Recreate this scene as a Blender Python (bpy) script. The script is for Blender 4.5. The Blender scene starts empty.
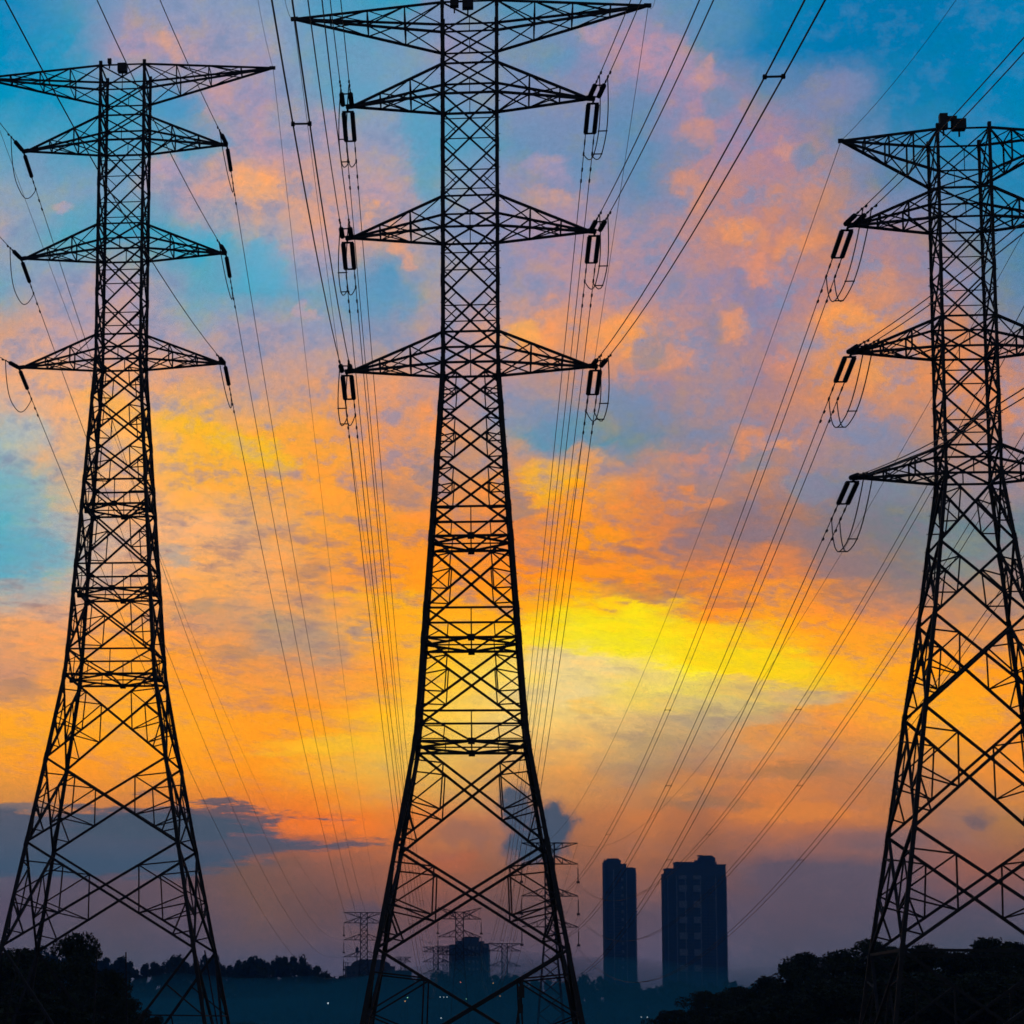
import bpy, bmesh, math, random
from mathutils import Vector, Matrix
random.seed(7)
SC = bpy.context.scene
COL = SC.collection

# ------------------------------------------------------------------ camera
FPX, CX, CY = 2367.39, 203.05, 721.07            # focal length and principal point of the photograph, pixels
PIT, ROLL, YAW = .1238024, .0110649, -.1176264   # camera pitch and roll, heading of the pylon lines
CAM = Vector((0, 0, 4.0))
cp, sp = math.cos(PIT), math.sin(PIT)
_F = Vector((0, cp, sp)); _R0 = Vector((1, 0, 0)); _U0 = Vector((0, -sp, cp))
_R = math.cos(ROLL)*_R0 + math.sin(ROLL)*_U0
_U = -math.sin(ROLL)*_R0 + math.cos(ROLL)*_U0
cd = bpy.data.cameras.new('camera'); cam = bpy.data.objects.new('camera', cd); COL.objects.link(cam)
M = Matrix((( _R.x, _U.x, -_F.x, CAM.x), (_R.y, _U.y, -_F.y, CAM.y), (_R.z, _U.z, -_F.z, CAM.z), (0, 0, 0, 1)))
cam.matrix_world = M
cd.sensor_width = 36; cd.sensor_fit = 'HORIZONTAL'
cd.lens = FPX*36/1024; cd.shift_x = (512-CX)/1024; cd.shift_y = (CY-512)/1024
cd.clip_start = .1; cd.clip_end = 20000
SC.camera = cam
SC.render.resolution_x = SC.render.resolution_y = 1024
SC.view_settings.view_transform = 'Standard'; SC.view_settings.look = 'None'
SC.view_settings.exposure = 0; SC.view_settings.gamma = 1
SC.cycles.max_bounces = 3; SC.cycles.volume_bounces = 0
SC.cycles.use_adaptive_sampling = True; SC.cycles.adaptive_threshold = .02; SC.cycles.adaptive_min_samples = 16
SC.cycles.filter_width = 1.6

# ------------------------------------------------------------------ world: dusk sky with lit clouds
DUSK = .13
HAZE = .00026      # density of the air
GRID = """
0090c8 4f9cc8 8aa0c8 9aa5c8 8aa5c8 5aa5cc 30a4cc 8a9cc0 5a9cc0 509cc4 7a9cc4 6098c4 1088c0 0082be 007dba 0080bc 0085c0
0095cc 30a0cc b8a0bc b0a0bc a0a8c8 70a8cc 6aaacc a09cc0 7a9cc0 8e98c0 c098b0 5a94c0 1085c0 0080bc 007fba 0083bd 0088c2
009bcc 1a9fcc 48a5cc a0a0bc b09fbe 78a8c8 80a8cc 6aa5cc 8f9bc0 8a96be a094b8 b894b0 6890b8 7a8cb4 1f88bc 0085be 008ac2
5aa8cc 4aa8cc 5aa8cc 60a5c8 c8a4b4 b8a4b8 a0a6c4 55a8cc 6f9cc4 7a98c0 5a94be a893b4 b890a8 7a90b4 4a8ab8 1f8abf 108cc2
8aacc8 88a8c8 80a8c8 d0a8b0 e8ae98 d8a8a8 c8a6b4 8aa5c4 9a9cc0 a098b8 6a94bc c8949c b890a0 c09498 7a8eb4 4a8cb8 2a8cbc
b0a8bc 5ab0cc 40aacc 40b0d0 90b0c8 c8a8b8 d8a8a4 98a4c0 a89cbc b89ab0 b098ac c8949c c89094 c09094 a890a8 7a8cac 4a8cb8
7aaec8 a8a8c0 c0a4b4 70b0c8 58b0d0 80a8c8 5aa0c8 a8a4b8 9a9cbc c09ca8 b896a8 a894b0 a890a8 d09088 c09098 a890a0 5a8cb0
d0a8a8 c8a8b0 c8a8b0 a0a8c4 b8a4b4 a0a4c0 90a0bc c0a0a8 f0a878 e8a080 e8a078 b8949c a88ea4 f0a068 d89880 c89080 a890a0
f0b49c f8b890 f8b488 e0a898 c0a4a8 e0a894 e8a484 c09ca0 b09aa8 c09898 b090a0 b0949c b08c98 d89478 e09a78 e89870 c89088
b0bcc0 f0b898 ffc070 ffc030 ffb838 f8a858 f0a070 d09c88 8a9cb0 6098b4 7090a8 a89098 b88c90 b09098 a89098 c09080 b08c90
80b8c8 d8b8a0 f8b888 ffb850 f8b050 ffa840 f8a050 c89480 f09c48 ffa828 d89470 b08e90 c08c80 8088a0 808c9c a88c88 a08c94
60b4c8 a8b4b8 e8b498 f8b888 e0ae88 f8a848 f8a030 f89838 e08c58 ff9c10 e08850 a07c80 b07c70 8a7c84 7a8088 6a8490 6a8490
68b0c4 a0b4b8 e8b090 f8b068 f0aa70 f0a050 ff9c20 ff9c10 ff9018 ff9c00 f89410 d88048 f08c40 b87c60 8a7c7c a08880 a08c84
f0a870 f0a470 ffa838 e09c70 c89c80 d0a078 ffb018 ffb410 ffb800 ffe000 fff000 ff9c10 ffa808 ff9c20 e89050 c88c68 c08c70
c8907c f0a050 ffa820 ffa028 e89850 e89858 f8a030 ffc820 f8d860 f8e090 ffe840 fff000 ffe000 ffb800 ffa808 ffa000 ffa000
ffa818 ffa818 ffac10 ffa818 ffa018 ffa808 ffc010 f8cc50 f0d088 f0cc80 dcb880 c4a888 c8a47c f09840 ffa818 ffac08 ff9c20
f8a028 ff9c18 ffa010 ffa010 ff9c08 ffb020 e8b850 e8b858 d8a460 e8a458 b09070 b07c60 e08c48 c08058 b88060 e09038 f89428
c88850 c88450 c07850 d07840 f07c28 f87c20 f88820 d08450 c08060 b87850 d08048 b07050 d88040 d88040 b87850 a07468 b8804c
606070 685c68 705c64 785c60 806058 986454 a86850 b46c48 986858 a06850 b07050 906050 6e5c66 6a5c68 70606a a86c5c a06858
64586a 665a66 685860 6c5a64 80605c 74585c 7a5858 80585a 74585c 7a5c60 6c5860 6a5a68 6a5a66 685a66 665a68 645a68 625a68
5c5a6a 5c5a6a 585868 5c586a 5a586a 5a566a 625868 5c5468 5c5468 625668 625a70 5c5a70 565668 565668 525666 505666 505666
4c5468 4c5468 4c5468 4c5268 4c5068 4c5068 504e64 4c4c62 4c4c62 504e64 50526a 4c526a 46526a 46526a 44526a 44526a 44526a
"""
def s2l(c): return c/12.92 if c <= .04045 else ((c+.055)/1.055)**2.4
def hexl(h, k=1):
    c = [s2l(int(h[i:i+2], 16)/255)*k for i in (0, 2, 4)]
    if c[0] > c[2]*1.6: c[2] *= .8; c[0] *= 1.04           # warm tones a little purer
    return (c[0], c[1], c[2], 1)
ROWK = [.84]*9+[.86, .88, .90, .92]+[.95]*3+[.92, .84, .74, .70, .70, .70]
rows = [[hexl(h, ROWK[i]) for h in r.split()] for i, r in enumerate(GRID.strip().split('\n'))]
# single cloud patches: x, y, half width, half height, tilt, colour
PATCH = '''658 55 30 22 0 c49ab0;688 185 15 22 0 d8988c;738 233 22 15 0 f0a070;632 110 22 20 0 5f93bc;720 108 15 13 0 6a94b8;635 155 22 24 0 6a94bc
692 150 18 13 0 7a90b4;662 205 18 13 0 8a90b4;598 30 18 11 0 c8a0b4;555 165 20 12 0 b8a0bc;552 200 20 11 0 d0a4a4;555 60 18 18 0 5a9cc4;700 80 22 13 0 c89cac
700 132 20 11 0 c896a0;580 170 13 15 0 5f96c0;790 145 14 11 0 d89c98;812 150 18 9 0 6890b8;835 90 30 18 0 8a8fb8;805 185 24 16 0 c89498;800 240 24 14 0 e89c78
775 200 10 20 0 d8947c;520 330 18 9 0 f8b468;622 330 30 18 0 f8a868;555 315 20 11 0 e8a080;660 352 24 11 0 8090a8;690 352 13 13 0 e09c88;735 320 18 14 0 f0a070
716 325 11 14 0 8a8ca8;675 290 14 13 0 8a90b0;750 290 15 14 0 8a88b0;630 400 24 20 0 6f92b0;562 428 34 11 -18 5a9ab8;640 440 20 18 0 7890ac;700 440 24 12 0 8a8ca0
750 440 22 13 0 e89870;700 460 26 9 0 d8907c;548 478 28 16 0 ffc010;580 460 15 20 0 ffa838;690 500 30 9 0 e8904c;525 505 18 9 0 8a8484;755 465 15 10 0 8090a4
705 480 26 10 0 a08890;755 265 22 11 0 e89880;842 318 28 12 25 f8a868;870 376 18 12 0 f0a468;870 440 28 15 0 8c90a8;812 485 24 12 0 7890ac;775 445 20 7 0 f8a060
905 330 16 11 0 e8a070;800 345 18 24 0 a094a8;880 290 24 18 0 d09890;780 365 12 16 0 e09480;1010 290 30 40 0 5a8cb0;1010 400 26 18 0 e8986c
170 45 24 11 25 d8a8a8;180 105 24 13 10 1f9cd0;225 95 12 16 20 c8a0b0;248 185 15 18 -40 f8b488;215 148 18 10 0 60a4cc;60 205 14 7 0 c0a8bc;200 240 24 13 0 38b4d8
170 170 22 12 10 c8a4bc;405 2 20 10 0 20a8cc;420 165 18 55 -10 45a8cc;272 190 30 12 15 f0b090;365 210 18 9 30 f8b078;330 130 18 14 0 c8a4b4;345 95 24 20 0 60a8cc
264 268 24 20 0 46b4d8;405 248 12 8 20 f0a888;385 300 30 20 0 5aa0c8;310 315 12 8 0 c8a8b8;268 462 24 10 8 ffc818;330 450 28 10 5 ffac40;430 420 15 15 0 ffa050
425 470 11 9 0 8a8a98;395 490 24 12 20 b08c8c;385 395 15 12 0 e8a48c;195 428 36 8 14 ffc22c;240 448 26 9 8 ffcc20;110 400 30 10 10 ffb850;20 490 34 18 0 78b8c8
20 440 28 14 0 b8c4c0;215 485 32 9 12 ffb440;25 555 42 18 0 60b0c8;175 555 15 11 0 a0a8a8;215 585 15 15 0 ffb060;205 610 28 11 0 b89a88;235 655 20 8 0 b08c78
20 690 24 10 0 b08878;40 740 60 8 0 ffac18;150 650 60 7 5 ffa428;300 645 44 13 5 a89888;275 625 24 9 0 b09c8c;350 595 26 7 0 ffb828;400 605 32 7 10 ffb818
312 570 16 9 0 c08c70;365 630 12 6 0 a8948a;320 745 54 9 0 ffcc28;300 705 42 9 0 ff9c18;600 535 32 9 0 ffa010;585 560 15 6 0 c07858;635 550 24 6 5 b87860
680 540 15 10 0 887888;645 592 40 7 0 b87460;730 600 22 7 0 a87468;655 572 26 7 0 ff9c10;720 575 24 8 0 ff9820;610 632 60 12 3 fff000;700 653 64 13 8 fff000
575 662 42 14 0 f2deb0;560 692 42 11 0 f0d8a8;720 718 42 9 -10 b8a488;765 690 60 9 6 dcb884;700 700 50 8 4 d8c090;660 738 36 9 0 b89c78;760 740 20 9 0 e89848;740 520 30 20 10 80788c;590 705 16 5 0 f8c860
785 665 28 12 5 ffe000;812 602 32 11 20 ff9c30;850 560 42 20 20 8c7e84;800 695 36 8 5 d0b490;960 705 64 18 12 ffac08;870 640 42 13 10 ffa818;800 735 42 6 0 f09c40
960 560 28 22 0 7a9094;330 828 52 9 5 ff8018;450 860 26 10 0 b46444;690 785 44 9 -8 d88c48;640 625 95 13 4 ffe800;760 668 90 13 11 ffd800;590 640 70 9 0 fff000;600 672 75 13 6 f2d8a0;700 803 44 7 0 9c7458;805 812 64 8 -3 e08840;790 772 44 7 0 a07858;470 835 40 8 0 c07848'''

wd = bpy.data.worlds.new('World'); wd.cycles.sampling_method = 'MANUAL'; wd.cycles.sample_map_resolution = 512; SC.world = wd; wd.use_nodes = True
nt = wd.node_tree; N = nt.nodes; LK = nt.links
for n in list(N): N.remove(n)
def val(x, sock):
    if hasattr(x, 'is_linked') or isinstance(x, bpy.types.NodeSocket): LK.new(x, sock)
    else: sock.default_value = x
def mth(op, a, b=0.0, c=None, clamp=False):
    n = N.new('ShaderNodeMath'); n.operation = op; n.use_clamp = clamp
    val(a, n.inputs[0]); val(b, n.inputs[1])
    if c is not None: val(c, n.inputs[2])
    return n.outputs[0]
def dot(a, v):
    n = N.new('ShaderNodeVectorMath'); n.operation = 'DOT_PRODUCT'; LK.new(a, n.inputs[0]); n.inputs[1].default_value = v
    return n.outputs['Value']
def comb(x, y, z=0.0):
    n = N.new('ShaderNodeCombineXYZ'); val(x, n.inputs[0]); val(y, n.inputs[1]); val(z, n.inputs[2]); return n.outputs[0]
def noise(v, scale, detail=4, rough=.55):
    n = N.new('ShaderNodeTexNoise'); n.inputs['Scale'].default_value = scale
    n.inputs['Detail'].default_value = detail; n.inputs['Roughness'].default_value = rough
    LK.new(v, n.inputs['Vector']); return n
def sep(c):
    n = N.new('ShaderNodeSeparateColor'); LK.new(c, n.inputs[0]); return n.outputs
def mixc(f, a, b, mode='MIX', clampf=True):
    n = N.new('ShaderNodeMix'); n.data_type = 'RGBA'; n.blend_type = mode; n.clamp_factor = clampf
    val(f, n.inputs[0])
    for s, x in ((n.inputs[6], a), (n.inputs[7], b)):
        if isinstance(x, tuple): s.default_value = x
        else: LK.new(x, s)
    return n.outputs[2]
def smooth(x, e0, e1):
    n = N.new('ShaderNodeMapRange'); n.interpolation_type = 'SMOOTHSTEP'
    val(x, n.inputs[0]); n.inputs[1].default_value = e0; n.inputs[2].default_value = e1
    n.inputs[3].default_value = 0; n.inputs[4].default_value = 1
    return n.outputs[0]
tc = N.new('ShaderNodeTexCoord').outputs['Generated']
dF = mth('MAXIMUM', dot(tc, _F), .05)
X = mth('ADD', mth('MULTIPLY', mth('DIVIDE', dot(tc, _R), dF), FPX/1024), CX/1024)     # tangent plane of the western sky
Y = mth('SUBTRACT', CY/1024, mth('MULTIPLY', mth('DIVIDE', dot(tc, _U), dF), FPX/1024))
XY = comb(X, Y)
low = smooth(Y, .42, .80)                                                # towards the horizon clouds draw out into bands
str_y = mth('MULTIPLY_ADD', low, .9, 1.0)
XYs = comb(mth('MULTIPLY_ADD', Y, .35, X), mth('MULTIPLY', Y, str_y))
w1 = sep(noise(XYs, 9, 3).outputs['Color']); w2 = sep(noise(XYs, 27, 5, .6).outputs['Color'])
wy = mth('MULTIPLY_ADD', low, -.60, 1.0)
def off(a, b, k1, k2):
    return mth('ADD', mth('MULTIPLY', mth('SUBTRACT', a, .5), k1), mth('MULTIPLY', mth('SUBTRACT', b, .5), k2))
Xw = mth('ADD', X, off(w1[0], w2[0], .07, .055))
Yw = mth('ADD', Y, mth('MULTIPLY', off(w1[1], w2[1], .06, .055), wy))
PW = comb(mth('ADD', X, off(w1[2], w2[0], .035, .06)), mth('ADD', Y, mth('MULTIPLY', off(w1[0], w2[1], .035, .06), mth('MULTIPLY_ADD', low, -.45, 1.0))), 1.0)
Xc = mth('MINIMUM', mth('MAXIMUM', Xw, 0.0), 1.0)
prev = None
for i, r in enumerate(rows):
    n = N.new('ShaderNodeValToRGB'); e = n.color_ramp.elements
    e[0].position = 0; e[0].color = r[0]; e[1].position = 1; e[1].color = r[16]
    for j in range(1, 16):
        q = e.new(j/16); q.color = r[j]
    LK.new(Xc, n.inputs[0])
    if prev is None: prev = n.outputs[0]
    else:
        f = mth('MULTIPLY_ADD', Yw, 1024/48, -(i-1))
        prev = mixc(f, prev, n.outputs[0])
sky = prev
for q in PATCH.replace('\n', ';').split(';'):
    px, py, rx, ry, rot, hx = q.split()
    ca, sa, rx, ry, px, py = math.cos(math.radians(float(rot))), math.sin(math.radians(float(rot))), float(rx)/1024, float(ry)/1024, float(px)/1024, float(py)/1024
    a = dot(PW, (ca/rx, sa/rx, -(ca*px+sa*py)/rx)); b = dot(PW, (-sa/ry, ca/ry, (sa*px-ca*py)/ry))
    r2 = mth('MULTIPLY_ADD', b, b, mth('MULTIPLY', a, a))
    mr = N.new('ShaderNodeMapRange'); mr.interpolation_type = 'SMOOTHERSTEP'; LK.new(r2, mr.inputs[0])
    mr.clamp = False; mr.inputs[1].default_value = -.4; mr.inputs[2].default_value = 2.7; mr.inputs[3].default_value = .66; mr.inputs[4].default_value = 0
    sky = mixc(mr.outputs[0], sky, hexl(hx, .88))
# finer mottling: warm lit patches against cool shaded ones
DG = comb(mth('MULTIPLY_ADD', Y, .55, X), mth('MULTIPLY', mth('MULTIPLY_ADD', X, -.28, Y), mth('MULTIPLY_ADD', low, .8, 1.25)))   # streaks drift down to the right
d1 = mth('SUBTRACT', noise(DG, 20, 5, .55).outputs[0], .5)
d2 = mth('SUBTRACT', noise(DG, 60, 4, .6).outputs[0], .5)
dd = mth('MULTIPLY_ADD', d2, .7, d1)
sc_ = sep(sky)
blue = smooth(mth('SUBTRACT', sc_[2], sc_[0]), .12, .45)                 # clear blue stays smooth
yel = smooth(mth('SUBTRACT', sc_[1], sc_[2]), .30, .62)                  # and so does the bright yellow gap
amt = mth('MULTIPLY', dd, mth('MULTIPLY', mth('MULTIPLY_ADD', blue, -.75, 1.0), mth('MULTIPLY_ADD', smooth(Y, .50, .85), -.88, 1.0)))
warm = mixc(mth('MULTIPLY', amt, 4.2), (1, 1, 1, 1), (1.28, 1.06, .72, 1))
sky = mixc(1.0, sky, warm, 'MULTIPLY')
grey = mixc(.62, sky, mixc(smooth(Y, .38, .56), (.17, .26, .44, 1), (.27, .175, .19, 1)))
cf = mth('MULTIPLY', mth('MAXIMUM', mth('MULTIPLY', amt, -5.0), 0.0), mth('MULTIPLY_ADD', yel, -.85, 1.0))
sky = mixc(cf, sky, grey)
gr = mth('MULTIPLY_ADD', mth('SUBTRACT', noise(XY, 210, 3, .7).outputs[0], .5), .30, 1.0)
grc = N.new('ShaderNodeCombineColor')
for q_ in range(3): LK.new(gr, grc.inputs[q_])
sky = mixc(1.0, sky, grc.outputs[0], 'MULTIPLY')
# dark cloud banks low over the horizon
fx = sep(noise(comb(X, mth('MULTIPLY', Y, 3.2)), 11, 6, .62).outputs['Color'])
fz = sep(noise(XY, 38, 5, .62).outputs['Color'])
def blob(px, py, rx, ry, src, kx, ky, e0, e1):
    a = mth('DIVIDE', mth('ADD', mth('SUBTRACT', X, px/1024), mth('MULTIPLY', mth('SUBTRACT', src[0], .5), kx)), rx/1024)
    b = mth('DIVIDE', mth('ADD', mth('SUBTRACT', Y, py/1024), mth('MULTIPLY', mth('SUBTRACT', src[1], .5), ky)), ry/1024)
    r = mth('SQRT', mth('ADD', mth('MULTIPLY', a, a), mth('MULTIPLY', b, b)))
    return mth('SUBTRACT', 1.0, smooth(r, e0, e1))
def lay(m, k, col):
    global sky
    sky = mixc(mth('MULTIPLY', m, k), sky, hexl(col, .8))
fw = sep(noise(comb(mth('MULTIPLY', X, .8), mth('MULTIPLY', Y, 4.5)), 16, 7, .66).outputs['Color'])
lay(blob(20, 843, 300, 36, fw, .30, .040, .80, 1.06), .9, '41596f')
lay(blob(165, 820, 135, 21, fw, .55, .075, .66, 1.05), .85, '4c5a6a')
lay(blob(262, 846, 120, 8, fw, .5, .045, .5, 1.05), .85, '5c5a66')
lay(blob(230, 812, 100, 4, fw, .5, .05, .4, 1.1), .7, '6a5a60')
lay(blob(20, 806, 45, 6, fw, .3, .022, .5, 1.05), .7, '5a6a78')
P1 = blob(518, 812, 24, 24, fz, .045, .05, .60, 1.18)
P2 = blob(551, 824, 24, 28, fz, .045, .05, .60, 1.18)
P3 = blob(538, 842, 38, 24, fz, .05, .05, .6, 1.15)
lay(mth('MAXIMUM', mth('MAXIMUM', P1, P2), P3), .93, '3d566c')
lay(blob(468, 838, 42, 16, fz, .08, .05, .3, 1.3), .35, '5c5a68')
lay(blob(366, 914, 26, 16, fz, .03, .03, .5, 1.2), .35, '3c5070')
lay(blob(980, 821, 15, 12, fz, .04, .04, .2, 1.3), .6, '54586c')
lay(blob(870, 838, 70, 12, fx, .1, .02, .3, 1.3), .4, '585c70')
# the rest of the dome: physical dusk sky
nish = N.new('ShaderNodeTexSky'); nish.sky_type = 'NISHITA'; nish.sun_disc = False
nish.sun_elevation = math.radians(1.0); nish.sun_rotation = math.radians(10); nish.air_density = 1.2; nish.dust_density = 1.5
dk = mixc(1.0, nish.outputs[0], (DUSK*.7, DUSK*.8, DUSK*1.25, 1), 'MULTIPLY')
gx = mth('MULTIPLY', smooth(X, -.9, -.15), mth('SUBTRACT', 1.0, smooth(X, 1.15, 1.9)))
gy = mth('MULTIPLY', smooth(Y, -.9, -.15), mth('SUBTRACT', 1.0, smooth(Y, 1.1, 1.4)))
g = mth('MULTIPLY', mth('MULTIPLY', gx, gy), smooth(dot(tc, _F), .3, .5))
# the haze dims what lies behind it: the sky above it is that much brighter
path = mth('MINIMUM', mth('DIVIDE', 186.0, mth('MAXIMUM', dot(tc, (0, 0, 1)), .01)), 2700.0)
gain = mth('EXPONENT', mth('MULTIPLY', path, HAZE))
gc = N.new('ShaderNodeCombineColor')
for q_ in range(3): LK.new(gain, gc.inputs[q_])
sky = mixc(1.0, sky, gc.outputs[0], 'MULTIPLY')
out = mixc(g, dk, sky)
bg = N.new('ShaderNodeBackground'); LK.new(out, bg.inputs[0]); bg.inputs[1].default_value = 1.0
wo = N.new('ShaderNodeOutputWorld'); LK.new(bg.outputs[0], wo.inputs[0])

# sun just above the horizon behind the clouds
sl = bpy.data.lights.new('sun', 'SUN'); sl.energy = .01; sl.angle = math.radians(2); sl.color = (1, .62, .3)
so = bpy.data.objects.new('sun', sl); COL.objects.link(so)
so.rotation_euler = Vector((-math.sin(math.radians(10)), -math.cos(math.radians(10)), -math.tan(math.radians(1.5)))).to_track_quat('-Z', 'Y').to_euler()

# ------------------------------------------------------------------ helpers
def W(px, py, Yd):
    "point at photograph pixel (px,py) and distance Yd ahead"
    d = _R*((px-CX)/FPX) - _U*((py-CY)/FPX) + _F
    return CAM + d*(Yd/d.y)
def Wz(px, py, z):
    d = _R*((px-CX)/FPX) - _U*((py-CY)/FPX) + _F
    return CAM + d*((z-CAM.z)/d.z)

def mat(name, col, rough=.7, metal=0, var=.15, scale=3.0, bump=0):
    m = bpy.data.materials.new(name); m.use_nodes = True
    t = m.node_tree; b = t.nodes['Principled BSDF']
    tx = t.nodes.new('ShaderNodeTexNoise'); tx.inputs['Scale'].default_value = scale; tx.inputs['Detail'].default_value = 5
    co = t.nodes.new('ShaderNodeTexCoord'); t.links.new(co.outputs['Object'], tx.inputs['Vector'])
    rp = t.nodes.new('ShaderNodeValToRGB'); e = rp.color_ramp.elements
    e[0].position = .3; e[1].position = .7
    e[0].color = tuple(c*(1-var) for c in col)+(1,); e[1].color = tuple(min(1, c*(1+var)) for c in col)+(1,)
    t.links.new(tx.outputs[0], rp.inputs[0]); t.links.new(rp.outputs[0], b.inputs['Base Color'])
    b.inputs['Roughness'].default_value = rough; b.inputs['Metallic'].default_value = metal
    if bump:
        bp = t.nodes.new('ShaderNodeBump'); bp.inputs['Strength'].default_value = bump
        t.links.new(tx.outputs[0], bp.inputs['Height']); t.links.new(bp.outputs[0], b.inputs['Normal'])
    return m
def emat(name, col, s):
    m = mat(name, col); b = m.node_tree.nodes['Principled BSDF']
    b.inputs['Emission Color'].default_value = tuple(col)+(1,); b.inputs['Emission Strength'].default_value = s
    return m
STEEL = mat('weathered_steel', (.030, .031, .034), .75, .0, .3, 2)
CABLE = mat('cable', (.035, .035, .037), .6, 0, .1, 5)
PORC = mat('insulator_glaze', (.030, .034, .038), .35, 0, .2, 6)
BLACK = mat('dark_casing', (.03, .03, .032), .6)
LEAF = mat('foliage', (.040, .060, .025), .8, 0, .4, .8)
LEAF2 = mat('foliage_far', (.045, .065, .030), .85, 0, .4, .2)
BARK = mat('bark', (.07, .055, .04), .9, 0, .3, 4)
GRASS = mat('ground_grass', (.050, .065, .030), .95, 0, .4, .03)
WALL = mat('painted_concrete', (.14, .145, .155), .85, 0, .12, .1)
WALL2 = mat('dark_concrete', (.09, .095, .105), .85, 0, .12, .1)
GLASS = mat('window_glass', (.05, .07, .09), .25, 0, .2, .5)
PALE = mat('pale_bay', (.30, .33, .37), .6, 0, .12, .3)
ROOFM = mat('roof_felt', (.10, .10, .11), .9)

class MB:
    def __init__(s): s.v = []; s.f = []
    def bar(s, a, b, w, h=None):
        a = Vector(a); b = Vector(b); d = b-a
        if d.length < 1e-4: return
        d.normalize(); up = Vector((0, 0, 1)) if abs(d.z) < .95 else Vector((0, 1, 0))
        x = d.cross(up).normalized(); y = x.cross(d).normalized()
        x *= w/2; y *= (h or w)/2; i = len(s.v)
        for p in (a, b):
            s.v += [p-x-y, p+x-y, p+x+y, p-x+y]
        s.f += [(i, i+3, i+2, i+1), (i+4, i+5, i+6, i+7)] + [(i+k, i+(k+1) % 4, i+4+(k+1) % 4, i+4+k) for k in range(4)]
    def box(s, c, sx, sy, sz, rz=0):
        i = len(s.v); c = Vector(c); ca, sa = math.cos(rz), math.sin(rz)
        for z in (-1, 1):
            for x, y in ((-1, -1), (1, -1), (1, 1), (-1, 1)):
                px, py = x*sx/2, y*sy/2
                s.v.append(c+Vector((px*ca-py*sa, px*sa+py*ca, z*sz/2)))
        s.f += [(i, i+3, i+2, i+1), (i+4, i+5, i+6, i+7)] + [(i+k, i+(k+1) % 4, i+4+(k+1) % 4, i+4+k) for k in range(4)]
    def tube(s, pts, r, n=5, radii=None):
        i0 = len(s.v); m = len(pts); pts = [Vector(p) for p in pts]
        for k, p in enumerate(pts):
            d = (pts[min(k+1, m-1)]-pts[max(k-1, 0)]).normalized()
            up = Vector((0, 0, 1)) if abs(d.z) < .9 else Vector((0, 1, 0))
            x = d.cross(up).normalized(); y = x.cross(d)
            rr = radii[k] if radii else r
            for j in range(n):
                a = 2*math.pi*j/n; s.v.append(p+x*rr*math.cos(a)+y*rr*math.sin(a))
        for k in range(m-1):
            for j in range(n):
                a = i0+k*n+j; b = i0+k*n+(j+1) % n
                s.f.append((a, b, b+n, a+n))
        s.f.append(tuple(i0+j for j in reversed(range(n)))); s.f.append(tuple(i0+(m-1)*n+j for j in range(n)))
    def prism(s, poly, z0, z1):
        i = len(s.v); n = len(poly)
        s.v += [Vector((x, y, z0)) for x, y in poly] + [Vector((x, y, z1)) for x, y in poly]
        s.f += [tuple(i+k for k in reversed(range(n))), tuple(i+n+k for k in range(n))]
        s.f += [(i+k, i+(k+1) % n, i+n+(k+1) % n, i+n+k) for k in range(n)]
    def mesh(s, name):
        me = bpy.data.meshes.new(name); me.from_pydata([tuple(v) for v in s.v], [], s.f); me.update(); return me
    def build(s, name, m, parent=None, smooth=False):
        me = s.mesh(name); me.materials.append(m)
        if smooth:
            for p in me.polygons: p.use_smooth = True
        o = bpy.data.objects.new(name, me); COL.objects.link(o)
        if parent: o.parent = parent
        return o
def tag(o, label, cat, group=None, kind=None):
    o['label'] = label; o['category'] = cat
    if group: o['group'] = group
    if kind: o['kind'] = kind
    return o
def empty(name, loc, rz=0):
    o = bpy.data.objects.new(name, None); COL.objects.link(o); o.location = loc; o.rotation_euler = (0, 0, rz); return o
def copy_tree(o, parent=None):
    c = o.copy(); COL.objects.link(c)
    if parent: c.parent = parent
    for ch in list(o.children): copy_tree(ch, c)
    return c
def struct(name, mb, m):
    o = mb.build(name, m); o['kind'] = 'structure'; return o
L3 = lambda a, b, t: a+(b-a)*t

# ------------------------------------------------------------------ ground
def treeline(px):          # height in the photograph of the far treeline
    P = [(-300, 952), (95, 955), (145, 966), (215, 960), (300, 960), (335, 976), (430, 978), (520, 981), (655, 985), (800, 985), (1300, 975)]
    for (a, b), (c, d) in zip(P, P[1:]):
        if a <= px <= c: return b+(d-b)*(px-a)/(c-a)
    return 952 if px < 0 else 975
def ground_z(x, y):
    z = 2.3*math.exp(-(x*x+y*y)/500.0)
    if y > 300:
        px = 203+FPX*x/y
        top = W(px, treeline(px), 950).z
        z += max(0, top-13.5)*math.exp(-((y-980)/150)**2)
        z += 5*(1-math.exp(-max(0, y-1100)/800))
    z += .35*math.sin(x*.05+y*.031)*math.sin(y*.043-x*.02)*min(1, y/80 if y > 0 else 0)
    return z
g_ = MB()
xs = [-2500, -1400, -900, -600]+[-450+25*i for i in range(47)]+[900, 1300, 2000, 3000]
ysl = [-400, -200, -100]+[-60+15*i for i in range(24)]+[310+30*i for i in range(45)]+[1800, 2200, 2800, 3600, 5000, 8000]
nx = len(xs)
for y in ysl:
    for x in xs: g_.v.append(Vector((x, y, ground_z(x, y))))
for j in range(len(ysl)-1):
    for i in range(nx-1):
        a = j*nx+i; g_.f.append((a, a+1, a+1+nx, a+nx))
go = struct('ground', g_, GRASS)
for p in go.data.polygons: p.use_smooth = True

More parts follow.
